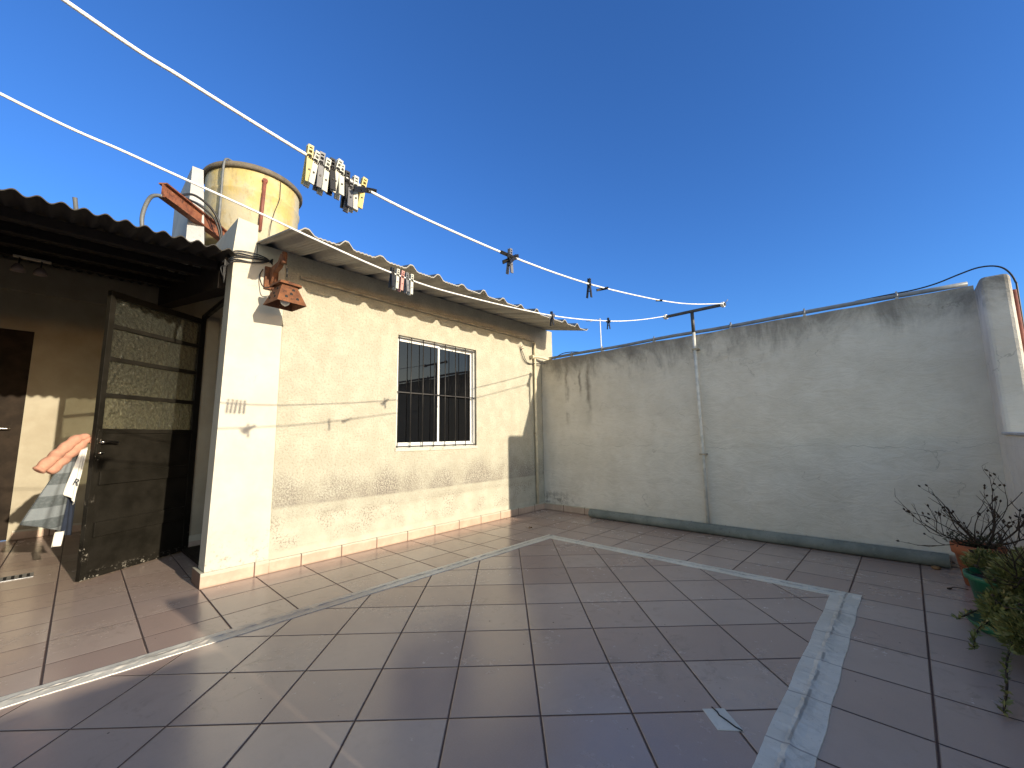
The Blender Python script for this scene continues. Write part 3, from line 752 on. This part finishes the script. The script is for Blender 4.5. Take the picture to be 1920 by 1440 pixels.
def pin(sp_, y, mat, label, tilt=0, roll=0, yaw=0, spread=.02, grp='clothespins on the clotheslines', dz=0):
    key = (mat, round(spread, 3))
    if key not in PINM:
        ms = []
        for nm, g, mt in make_pin(mat, spread):
            me = bpy.data.meshes.new(nm); me.from_pydata([(a*S, b*S, c*S) for a, b, c in g.v], [], g.f); me.materials.append(MT[mt]); ms.append((nm, me))
        PINM[key] = ms
    p, d = on(sp_, y)
    yawd = math.atan2(-d.x, d.y)
    root = bpy.data.objects.new('clothespin', None); COL.objects.link(root); root.empty_display_size = .03
    mw = Matrix.Translation((p+Vector((0, 0, dz)))*S) @ Matrix.Rotation(yawd+yaw, 4, 'Z') @ Matrix.Rotation(math.asin(d.z), 4, 'X') @ Matrix.Rotation(roll, 4, 'Y') @ Matrix.Rotation(tilt, 4, 'X')
    reg(root, mw, None); tag(root, label, 'clothespin', grp)
    for nm, me in PINM[key]:
        o = bpy.data.objects.new(nm, me); COL.objects.link(o); o.parent = root
R = math.radians
near = [(-12.6, 'pinY', 6, 8, 'yellow clothespin at the left end of the big cluster on the upper cord'),
        (-12.555, 'pinW', -3, 3, 'pale clothespin second from the left in the big cluster'),
        (-12.51, 'pinG', 4, 6, 'dark grey clothespin third from the left in the big cluster'),
        (-12.465, 'pinW', 0, 2, 'white clothespin fourth from the left in the big cluster'),
        (-12.42, 'pinK', 5, -4, 'black clothespin left of the middle of the big cluster'),
        (-12.375, 'pinW', -4, 8, 'white clothespin at the middle of the big cluster, half hidden behind its neighbour'),
        (-12.345, 'pinW', 2, -3, 'white clothespin standing highest at the middle of the big cluster'),
        (-12.295, 'pinK', 8, 5, 'black clothespin right of the middle of the big cluster'),
        (-12.26, 'pinG', -3, -8, 'grey clothespin hanging lowest right of the middle of the big cluster'),
        (-12.22, 'pinW', 3, 4, 'white clothespin third from the right in the big cluster'),
        (-12.15, 'pinY', -6, 3, 'yellow clothespin standing off at the right of the big cluster')]
for i, (y, m, t, rl, lab) in enumerate(near):
    pin(SR, y, m, lab, R(t), R(rl), R([0, 4, -3, 2, -5, 3, 0, 6, -4, 2, 0][i]), .022, dz=[0, -.015, .0, -.02, .01, .03, .01, -.03, -.07, -.03, 0][i])
pin(SR, -12.10, 'pinK', 'black clothespin lying sideways on the cord at the right end of the big cluster', R(-62), R(25), R(25), .04)
pin(SR, -10.24, 'pinG', 'upright pale clothespin on the upper cord between the big cluster and the black pegs', 0, R(5), 0, .02)
pin(SR, -10.16, 'pinK', 'black clothespin leaning left on the upper cord right of the big cluster', R(-58), R(10), R(15), .03)
pin(SR, -10.20, 'pinK', 'black clothespin leaning left below its twin on the upper cord', R(-80), R(30), R(20), .03)
pin(SR, -8.38, 'pinK', 'single upright black clothespin on the upper cord', R(-4), R(4), 0, .02)
pin(SR, -7.84, 'pinK', 'black clothespin lying open along the upper cord', R(-78), R(0), R(10), .07)
pin(SR, -5.45, 'pinK', 'last black clothespin on the upper cord before the crossbar', R(-84), R(10), R(12), .04)
for y, m, lab in ((-10.84, 'pinK', 'black clothespin at the left end of the small cluster on the lower cord'), (-10.76, 'pinW', 'pale clothespin second in the small cluster on the lower cord'),
                  (-10.68, 'pinR', 'reddish clothespin at the middle of the small cluster on the lower cord'), (-10.60, 'pinG', 'grey clothespin fourth in the small cluster on the lower cord'),
                  (-10.52, 'pinW', 'white clothespin at the right end of the small cluster on the lower cord')):
    pin(SL, y, m, lab, R(random.uniform(-5, 5)), R(random.uniform(-6, 6)), R(random.uniform(-6, 6)), .02)
pin(SL, -6.96, 'pinK', 'upright black clothespin on the lower cord before the eave tip', 0, R(3), 0, .02)
pin(SL, -6.90, 'pinG', 'grey clothespin tilted across the black one near the eave tip', R(-60), R(20), R(30), .03)
pin(SL, -4.36, 'pinK', 'upright black clothespin on the lower cord right of the antenna', R(-4), R(3), 0, .02)
pin(SL, -4.30, 'pinK', 'tilted black clothespin crossing the upright one right of the antenna', R(-80), R(10), R(20), .03)

# ------------------------------------------------------------------ water tank on its stand
tk = thing('water_tank', (-4.72, -9.98, 9.27), 'H', label='round yellowed water tank with dark rim standing on the roof', cat='water tank')
c = (-4.72, -9.98, 0)
prof = [(0, 9.26), (1.30, 9.26), (1.34, 9.36), (1.37, 10.3), (1.375, 10.85), (1.41, 10.9), (1.41, 10.96), (1.375, 11.0), (1.385, 11.55), (1.385, 11.62), (0, 11.62)]
G().lathe(prof, c, 64, .003).build('tank_body', 'tank', tk, 'H', org=(-4.72, -9.98, 9.42))
G().lathe([(1.39, 11.58), (1.46, 11.57), (1.49, 11.62), (1.49, 11.70), (1.45, 11.75), (0.9, 11.80), (0, 11.84)], c, 64, .006).build('rim', 'tankrim', tk, 'H')
a0 = math.atan2(-14.06+9.98, 10.75+4.72)
def on_tank(da, z, r=1.42): return (c[0]+r*math.cos(a0+da), c[1]+r*math.sin(a0+da), z)
g = G(); g.tube([on_tank(.18, 11.35), on_tank(.14, 9.6, 1.43)], .055, 8); g.tube([on_tank(.18, 11.30, 1.36), on_tank(.18, 11.34, 1.46)], .08, 10)
g.build('overflow_pipe', 'redpipe', tk, 'H')
g = G(); g.tube(spline([on_tank(-.62, 9.5, 1.5), on_tank(-.63, 10.5, 1.47), on_tank(-.60, 11.5, 1.52), on_tank(-.58, 11.80, 1.45), on_tank(-.52, 11.84, 1.2)], 6), .035, 8); g.build('filler_hose', 'hose', tk, 'H')
g = G(); g.tube(spline([on_tank(.52, 11.55, 1.41), on_tank(.50, 10.9, 1.45), on_tank(.42, 10.4, 1.41), on_tank(.35, 9.9, 1.45), on_tank(.33, 9.5, 1.45)], 6), .010, 5); g.build('thin_cable', 'cable', tk, 'H')

ts = thing('tank_stand', (-3, -11.5, 7.5), 'H', label='pale concrete column and rusty steel beam carrying the water tank', cat='tank stand')
g = G()
lo8 = [(-4.9, -12.05, 8.12), (-2.6, -12.05, 7.70), (-2.6, -11.60, 7.70), (-4.9, -11.60, 8.12), (-4.9, -12.05, 10.25), (-2.62, -12.05, 10.5), (-2.62, -11.80, 10.5), (-4.9, -11.80, 10.25)]
for q in ((0,3,2,1),(4,5,6,7),(0,1,5,4),(1,2,6,5),(2,3,7,6),(3,0,4,7)): g.face([lo8[i] for i in q])
g.build('column', 'conc', ts, 'H', bevel=.012)
g = G().box(-4.75, -4.15, -12.55, -12.08, 8.12, 8.95); g.build('stub_block', 'conc', ts, 'H', bevel=.012)
g = G().box(-5.4, -4.2, -10.4, -9.6, 7.9, 8.87); g.build('rear_column', 'conc', ts, 'H')
def ibeam(a, b, h, w):
    a, b = Vector(a), Vector(b); t = (b-a).normalized(); n = Vector((-t.y, t.x, 0)); g = G()
    def bx(n0, n1, z0, z1):
        P = [p+n*k+Vector((0, 0, z)) for p in (a, b) for k in (n0, n1) for z in (z0, z1)]
        for f in ((0, 1, 3, 2), (4, 6, 7, 5), (0, 4, 5, 1), (2, 3, 7, 6), (0, 2, 6, 4), (1, 5, 7, 3)): g.face([P[i] for i in f])
    bx(-w/2, w/2, h-.035, h); bx(-w/2, w/2, 0, .035); bx(-.02, .02, .035, h-.035); return g
ibeam((-1.66, -12.72, 8.88), (-5.6, -8.8, 8.88), .37, .2).build('steel_beam', 'rust', ts, 'H')
g = G(); g.tube(spline([(-1.68, -12.70, 8.92), (-1.80, -12.90, 8.85), (-1.95, -13.0, 8.4), (-2.0, -12.95, 7.9), (-2.05, -12.95, 7.68)], 6), .045, 8)
g.build('grey_hose', 'hose', frame='H', label='grey hose hanging from the left end of the rusty beam', cat='hose')
bh = thing('black_hose', (-2.4, -11.7, 7.9), 'H', label='two black hoses curving over the beam in front of the column', cat='hose')
g = G(); g.tube(spline([(-2.2, -12.3, 9.34), (-2.35, -12.0, 9.55), (-2.45, -11.6, 9.4), (-2.50, -11.35, 9.0), (-2.55, -11.25, 8.4), (-2.6, -11.25, 7.9)], 6), .032, 8)
g.build('hose', 'cable', bh, 'H'); g = G(); g.tube(spline([(-2.2, -12.25, 9.32), (-2.4, -11.9, 9.35), (-2.5, -11.5, 9.15), (-2.55, -11.3, 8.6), (-2.6, -11.3, 7.9)], 6), .028, 8)
g.build('hose', 'cable', bh, 'H')
g = G(); g.tube([(.01, -14.06, 7.27), (.10, -14.10, 7.50)], .035, 10, caps=False); g.tube([(.01, -14.06, 7.27), (.10, -14.10, 7.50)], .026, 10, caps=False)
g.build('vent_tube', 'hose', frame='H', label='short open tube sticking up through the dark porch roof', cat='tube')

# ------------------------------------------------------------------ lantern on the wall
ln = thing('wall_lantern', (.81, -10.65, 6.05), 'H', label='rusty brown wooden lantern hanging from a bracket on the corner pillar', cat='lantern')
g = G(); 
g.box(.027, .10, -10.92, -10.62, 6.62, 7.18)
g.build('back_plate', 'lantern', ln, 'H', bevel=.02)
g = G(); g.prism([(.10, 6.72), (.22, 6.80), (.34, 6.98), (.62, 7.02), (.80, 7.16), (.90, 7.16), (.90, 7.28), (.74, 7.30), (.60, 7.16), (.10, 7.14)], 'y', -10.82, -10.72)
g.tube([(.86, -10.77, 7.05), (.86, -10.77, 7.32)], .06, 8)
g.build('bracket_arm', 'lantern', ln, 'H', bevel=.01)
cx, cy = .86, -10.70
g = G(); g.tube([(cx, cy-.03, 7.08), (cx, cy, 6.86)], .012, 6); g.tube([(cx+.02, cy, 6.95), (cx+.02, cy, 6.74)], .014, 6); g.build('chain', 'iron', ln, 'H')
def frus(g, z0, h0, z1, h1, th=.02, a=.12):
    ca, sa = math.cos(a), math.sin(a)
    def Q(sx, sy, h, z): x, y = sx*h, sy*h; return (cx+x*ca-y*sa, cy+x*sa+y*ca, z)
    cs = ((-1, -1), (1, -1), (1, 1), (-1, 1))
    for i in range(4):
        A, B = cs[i], cs[(i+1) % 4]
        g.face([Q(*A, h0, z0), Q(*B, h0, z0), Q(*B, h1, z1), Q(*A, h1, z1)])
        g.face([Q(*A, h0-th, z0), Q(*A, h1-th, z1), Q(*B, h1-th, z1), Q(*B, h0-th, z0)])
        g.face([Q(*A, h0, z0), Q(*A, h0-th, z0), Q(*B, h0-th, z0), Q(*B, h0, z0)])
        g.face([Q(*A, h1, z1), Q(*B, h1, z1), Q(*B, h1-th, z1), Q(*A, h1-th, z1)])
    return Q
g = G(); Q = frus(g, 6.06, .33, 6.50, .17); g.build('shade', 'lantern', ln, 'H')
g = G(); Q2 = frus(g, 6.50, .25, 6.56, .23); g.face([Q2(-1, -1, .23, 6.56), Q2(1, -1, .23, 6.56), Q2(1, 1, .23, 6.56), Q2(-1, 1, .23, 6.56)]); frus(g, 6.562, .16, 6.62, .10); g.build('cap', 'lantern', ln, 'H')
g = G()
for sx, sy in ((1, 0), (0, -1), (-1, 0), (0, 1)):
    for (du, dz) in ((-.42, .13), (.45, .12), (.02, .22), (.32, .33)):
        h = .33-(dz/.44)*.16; z = 6.06+dz; nx = 1.006
        if sx: p = Q(sx*nx, du, h, z); q = Q(sx*1.03, du, h, z)
        else: p = Q(du, sy*nx, h, z); q = Q(du, sy*1.03, h, z)
        g.tube([p, q], .034, 12)
g.build('hole', 'dark', ln, 'H')
g = G(); prof = [(0, -.12)]+[(.105*math.sin(math.pi*k/10), -.105*math.cos(math.pi*k/10)) for k in range(1, 8)]+[(.05, .12), (.045, .22)]
g.lathe(prof, (cx, cy, 6.16), 20); g.build('bulb', 'bulb', ln, 'H')
g = G(); g.tube(spline([(.03, -10.95, 7.1), (.06, -11.02, 6.9), (.2, -10.98, 6.62), (.5, -10.9, 6.55), (.78, -10.74, 6.66)], 5), .013, 6); g.build('cord', 'cable', ln, 'H')

# ------------------------------------------------------------------ ceiling light under the porch roof
cl = thing('ceiling_light', (-6.35, -14.75, 7.9), 'H', label='pale twin spot fitting under the dark porch roof', cat='ceiling light')
G().box(-6.42, -6.25, -15.1, -14.4, 8.06, 8.10).build('base_plate', 'ivory', cl, 'H', bevel=.01)
for y in (-14.98, -14.58):
    g = G(); g.tube([(-6.33, y, 8.06), (-6.3, y, 7.85)], .02, 6); g.build('stem', 'iron', cl, 'H')
    g = G().lathe([(0, .0), (.06, .0), (.12, -.10), (.14, -.2), (.12, -.2), (.05, -.06)], (-6.28, y, 7.86), 16); g.build('lamp_cup', 'lampglass', cl, 'H')

# ------------------------------------------------------------------ antenna far behind the wall
an = thing('antenna', (-4.2, 12, 6), label='thin white antenna mast beyond the grey wall', cat='antenna')
g = G(); g.tube([(-4.18, 12, 4), (-4.21, 12, 11.5)], .045, 6); g.build('mast', 'white', an)
g = G(); g.tube([(-5.4, 12, 11.55), (-4.1, 12, 11.42)], .02, 5); g.tube([(-4.5, 11.7, 11.3), (-4.4, 12.3, 11.5)], .015, 5); g.tube([(-4.9, 11.7, 11.35), (-4.8, 12.3, 11.55)], .015, 5); g.build('elements', 'steel', an)

# ------------------------------------------------------------------ clothes hanging behind the door handle (frame D)
def noise2(a, b): return math.sin(a*3.1+b*1.7)+.5*math.sin(a*7.3-b*5.1)
# salmon quilted sleeve: two ribbed rolls side by side
g = G()
for ox, oz, tr in ((0, 0, 0), (.13, -.10, 4)):
    ctr = spline([(.06+ox*.2, .20, 3.16+oz*.2), (-.14+ox*.8, .24, 3.10+oz), (-.34+ox, .28, 2.88+oz), (-.52+ox, .31, 2.66+oz), (-.70+ox, .33, 2.44+oz)], 12)
    if tr: ctr = ctr[:-tr]
    rad = [(.05+.045*min(1, i/16))*(1+.25*abs(math.sin(i*.36)))*(.6 if i == len(ctr)-1 else .9 if i == len(ctr)-2 else 1) for i in range(len(ctr))]
    g.tube(ctr, rad, 16)
g.build('quilted_garment', 'orange', frame='D', label='salmon pink quilted garment hanging from the far side of the open door', cat='garment')
def cloth(name, mat, corners, off, fold, label, nx=26, nz=30, drape=0.0):
    (a, b, c_, d) = [Vector((p[0], 0, p[1])) for p in corners]  # top-right, top-left, bottom-left, bottom-right
    def fn(u, v):
        p = (a*(1-u)+b*u)*(1-v)+(d*(1-u)+c_*u)*v
        y = off+fold*v*math.sin(u*7+v*1.2)*.6+fold*.4*math.sin(u*13+v*2)*v
        return (p.x, y, p.z-drape*math.sin(math.pi*u)*v)
    g = G().sheet(fn, nx, nz, (0, .02, 0)); return g.build(name, mat, frame='D', label=label, cat='towel')
cloth('striped_towel', 'stripe', ((-.08, 2.98), (-.16, 2.95), (-.86, 1.40), (-.16, 1.12)), .26, .10, 'long grey striped towel hanging beside the free edge of the open door')
cloth('navy_towel', 'navy', ((.06, 2.95), (-.10, 2.96), (-.20, 1.05), (.10, .98)), .36, .07, 'dark navy cloth hanging between the striped towel and the door edge')
wt = cloth('white_towel', 'cloth', ((.04, 2.92), (-.08, 2.86), (-.27, 1.92), (-.06, 1.66)), .17, .08, 'white cloth with a dark letter hanging against the door edge')
cu = bpy.data.curves.new('letter', 'FONT'); cu.body = "R"; cu.size = .2*S; cu.extrude = .002*S
tmp = bpy.data.objects.new('tmp', cu); me = bpy.data.meshes.new_from_object(tmp); bpy.data.objects.remove(tmp)
me.materials.append(MT['navy']); lo = bpy.data.objects.new('letter', me); COL.objects.link(lo)
reg(lo, fmat('D', (-.245, .085, 2.12)) @ Matrix.Rotation(R(90), 4, 'X') @ Matrix.Rotation(R(-20), 4, 'Z'), wt)
g = G().sheet(lambda u, v: (-.27+.16*u-.03*v, .33+.04*math.sin(u*6), 1.12-.30*v), 8, 6, (0, .015, 0)); g.build('white_rag', 'cloth', frame='D', label='small white rag end showing below the striped towel', cat='rag')

# ------------------------------------------------------------------ pots and plants
tp = thing('terracotta_pot', (12.03, -1.35, 0), label='square-sided orange terracotta pot with bare twigs by the wall corner', cat='plant pot')
g = G().lathe([(0, 0), (.24, 0), (.33, .60), (.37, .60), (.38, .78), (.34, .78), (.33, .70), (0, .70)], (12.03, -1.35, 0), 36); g.build('pot', 'terra', tp)
G().lathe([(0, .02), (.2, .015), (.325, 0)], (12.03, -1.35, .72), 24).build('soil', 'soil', tp)
def twig_set(name, base, seeds, length, parent=None, thick=.018, frame='W', lean=(0, 0), mat='twig', **k):
    g = G(); rnd = random.Random(seeds)
    def br(p, d, L, r, depth):
        n = max(3, int(L/.12)); pts = [p.copy()]; q = p.copy(); dd = d.copy()
        for i in range(n):
            dd = (dd+Vector((rnd.uniform(-.18, .18), rnd.uniform(-.18, .18), rnd.uniform(-.10, .16)))).normalized()
            q = q+dd*(L/n); pts.append(q.copy())
            if depth < 3 and i > 0 and rnd.random() < .55:
                nd = (dd+Vector((rnd.uniform(-.9, .9), rnd.uniform(-.9, .9), rnd.uniform(-.2, .8)))).normalized()
                br(q, nd, L*rnd.uniform(.3, .55), r*.6, depth+1)
        g.tube(pts, [r*(1-.7*i/len(pts)) for i in range(len(pts))], 5)
        if rnd.random() < .3: g.tube([q, q+dd*.03, q+dd*.06], [.006, .02, .004], 5)
    for (dx, dy, dz, L) in length: br(Vector(base), Vector((dx+lean[0], dy+lean[1], dz)).normalized(), L, thick, 0)
    return g.build(name, mat, parent, frame, org=base, **k)
twig_set('bare_twigs', (12.03, -1.35, .74), 3, [(-.9, -.3, .45, 1.0), (-.75, .1, .75, .9), (-.3, -.2, .9, .9), (.2, -.4, .8, .9), (-.5, -.5, .2, .9), (.5, -.3, .6, 1.0), (-1, -.5, .1, .8), (.0, .1, 1, .7), (-.2, -.8, .6, .8), (.7, .1, .8, 1.1)], tp, .013)
twig_set('bare_twigs', (12.12, -1.5, .74), 11, [(.55, -.3, .35, 1.15), (.35, -.6, 1.2, .9), (-.8, -.4, .9, .8), (.8, -.2, .3, .9), (-.6, -.7, .5, .8)], tp, .02)
def leafcloud(name, mat, blobs, n, size, seed, parent=None, **k):
    g = G(); rnd = random.Random(seed)
    for _ in range(n):
        cx, cy, cz, rx, ry, rz = rnd.choice(blobs)
        while True:
            a, b, c_ = rnd.uniform(-1, 1), rnd.uniform(-1, 1), rnd.uniform(-1, 1)
            if a*a+b*b+c_*c_ < 1: break
        p = Vector((cx+a*rx, cy+b*ry, max(.02, cz+c_*rz)))
        t = Vector((a+rnd.uniform(-.7, .7), b+rnd.uniform(-.7, .7), c_*.4+rnd.uniform(-.1, 1.1))).normalized(); w = t.cross(Vector((rnd.uniform(-1, 1), rnd.uniform(-1, 1), rnd.uniform(-1, 1)))).normalized()
        s = size*rnd.uniform(.6, 1.4)
        g.face([p, p+t*s*.5+w*s*.16, p+t*s, p+t*s*.5-w*s*.16])
    return g.build(name, mat, parent, **k)
leafcloud('small_leaves', 'leafd', [(11.85, -1.45, .85, .26, .22, .12), (12.2, -1.5, .85, .2, .2, .12)], 500, .06, 5, tp)

gpz = thing('green_pot', (12.12, -3.85, 0), label='green plastic pot in a matching saucer with a spreading olive-leaved bush', cat='plant pot')
G().lathe([(0, 0), (.30, 0), (.41, .68), (.445, .68), (.45, .76), (.41, .76), (.40, .66), (0, .66)], (12.12, -3.85, .05), 36).build('pot', 'gpot', gpz)
G().lathe([(0, 0), (.40, 0), (.50, .13), (.475, .135), (.39, .03), (0, .03)], (12.12, -3.85, .004), 36).build('saucer', 'gpot', gpz)
G().lathe([(0, .02), (.2, .015), (.40, 0)], (12.12, -3.85, .73), 24).build('soil', 'soil', gpz)
BL = [(11.98, -4.75, .55, .22, .35, .22), (12.15, -5.15, .42, .32, .40, .26), (12.2, -4.35, .85, .3, .35, .25), (12.35, -4.3, .95, .40, .5, .28), (12.5, -4.8, .60, .42, .5, .38), (12.3, -5.1, .45, .40, .42, .28), (12.45, -5.5, .40, .36, .5, .3), (12.0, -3.3, .85, .25, .3, .16), (12.5, -3.5, .9, .3, .4, .3)]
leafcloud('foliage', 'leafg', BL, 13000, .085, 9, gpz)
twig_set('stems', (12.2, -4.0, .75), 21, [(.1, -1, .2, 1.3), (-.2, -1, .0, 1.2), (.3, -.8, .3, 1.2), (.2, -1, -.15, 1.6), (-.35, -1, -.1, 1.3), (.4, -.4, .6, .8), (0, -.6, .7, .7), (-.1, -1, .1, 1.7)], gpz, .012)
# two straggling leafy runners reaching over the floor
g = G(); rnd = random.Random(4); lf = G()
for pts in ([(12.2, -4.6, .55), (12.0, -5.2, .38), (11.85, -5.8, .28), (11.78, -6.3, .16), (11.70, -6.7, .05)], [(12.3, -4.9, .5), (12.15, -5.5, .36), (12.1, -6.0, .28), (12.12, -6.6, .22)], [(12.1, -4.4, .6), (11.75, -4.7, .50), (11.5, -4.95, .38)], [(12.2, -4.5, .6), (11.8, -4.9, .42), (11.65, -5.2, .30), (11.6, -5.6, .25)]):
    sp2 = spline(pts, 8); g.tube(sp2, [.012]*(len(sp2)-1)+[.004], 5)
    for p in sp2[3:]:
        for _ in range(5):
            t = Vector((rnd.uniform(-1, 1), rnd.uniform(-1, 1), rnd.uniform(-.3, .8))).normalized(); w = t.cross(Vector((rnd.uniform(-1, 1), rnd.uniform(-1, 1), 1))).normalized(); s = rnd.uniform(.05, .09)
            q = p+Vector((0, 0, .005)); lf.face([q, q+t*s*.5+w*s*.2, q+t*s, q+t*s*.5-w*s*.2])
g.build('runner_stem', 'twig', gpz); lf.build('runner_leaves', 'leafg', gpz)

# ------------------------------------------------------------------ floor litter and drain
def litter(name, c, n, r, seed, mat, label, cat):
    rnd = random.Random(seed); g = G()
    for _ in range(n):
        a = rnd.uniform(0, 6.28); d = rnd.uniform(0, r); p = Vector((c[0]+d*math.cos(a), c[1]+d*math.sin(a), .012+rnd.uniform(0, .03)))
        t = Vector((rnd.uniform(-1, 1), rnd.uniform(-1, 1), rnd.uniform(-.1, .5))).normalized(); w = t.cross(Vector((0, 0, 1))).normalized(); s = rnd.uniform(.04, .10)
        g.face([p, p+t*s*.5+w*s*.3, p+t*s, p+t*s*.5-w*s*.3])
    g.build(name, mat, label=label, cat=cat)
litter('dry_leaves', (1.98, -3.2), 22, .10, 1, 'dry', 'small curled heap of dry leaves on the sunlit tiles near the strip corner', 'leaves')
g = G(); g.lathe([(0, .0), (.06, .005), (.085, .03), (.05, .06), (0, .065)], (11.42, -.47, 0), 10, .15); g.build('stone', 'dry', label='small brown stone beside the long grey pipe near the pots', cat='stone')
g = G(); g.tube(spline([(11.55, -1.95, .012), (11.62, -1.85, .03), (11.8, -1.8, .012)], 5), .008, 5); g.tube([(11.52, -1.97, .012), (11.57, -1.93, .015)], .02, 6)
g.build('fallen_twig', 'twig', label='thin fallen twig on the tiles left of the green pot', cat='twig')
g = G(); g.box(-4.45, -4.0, -14.75, -14.0, .002, .010)
dg = g.build('floor_drain', 'steel', frame='H', label='small metal drain grate in the floor of the porch', cat='drain')
g = G()
for k in range(6): g.box(-4.40, -4.05, -14.68+k*.115, -14.63+k*.115, .0105, .013)
g.build('slots', 'dark', dg, 'H')
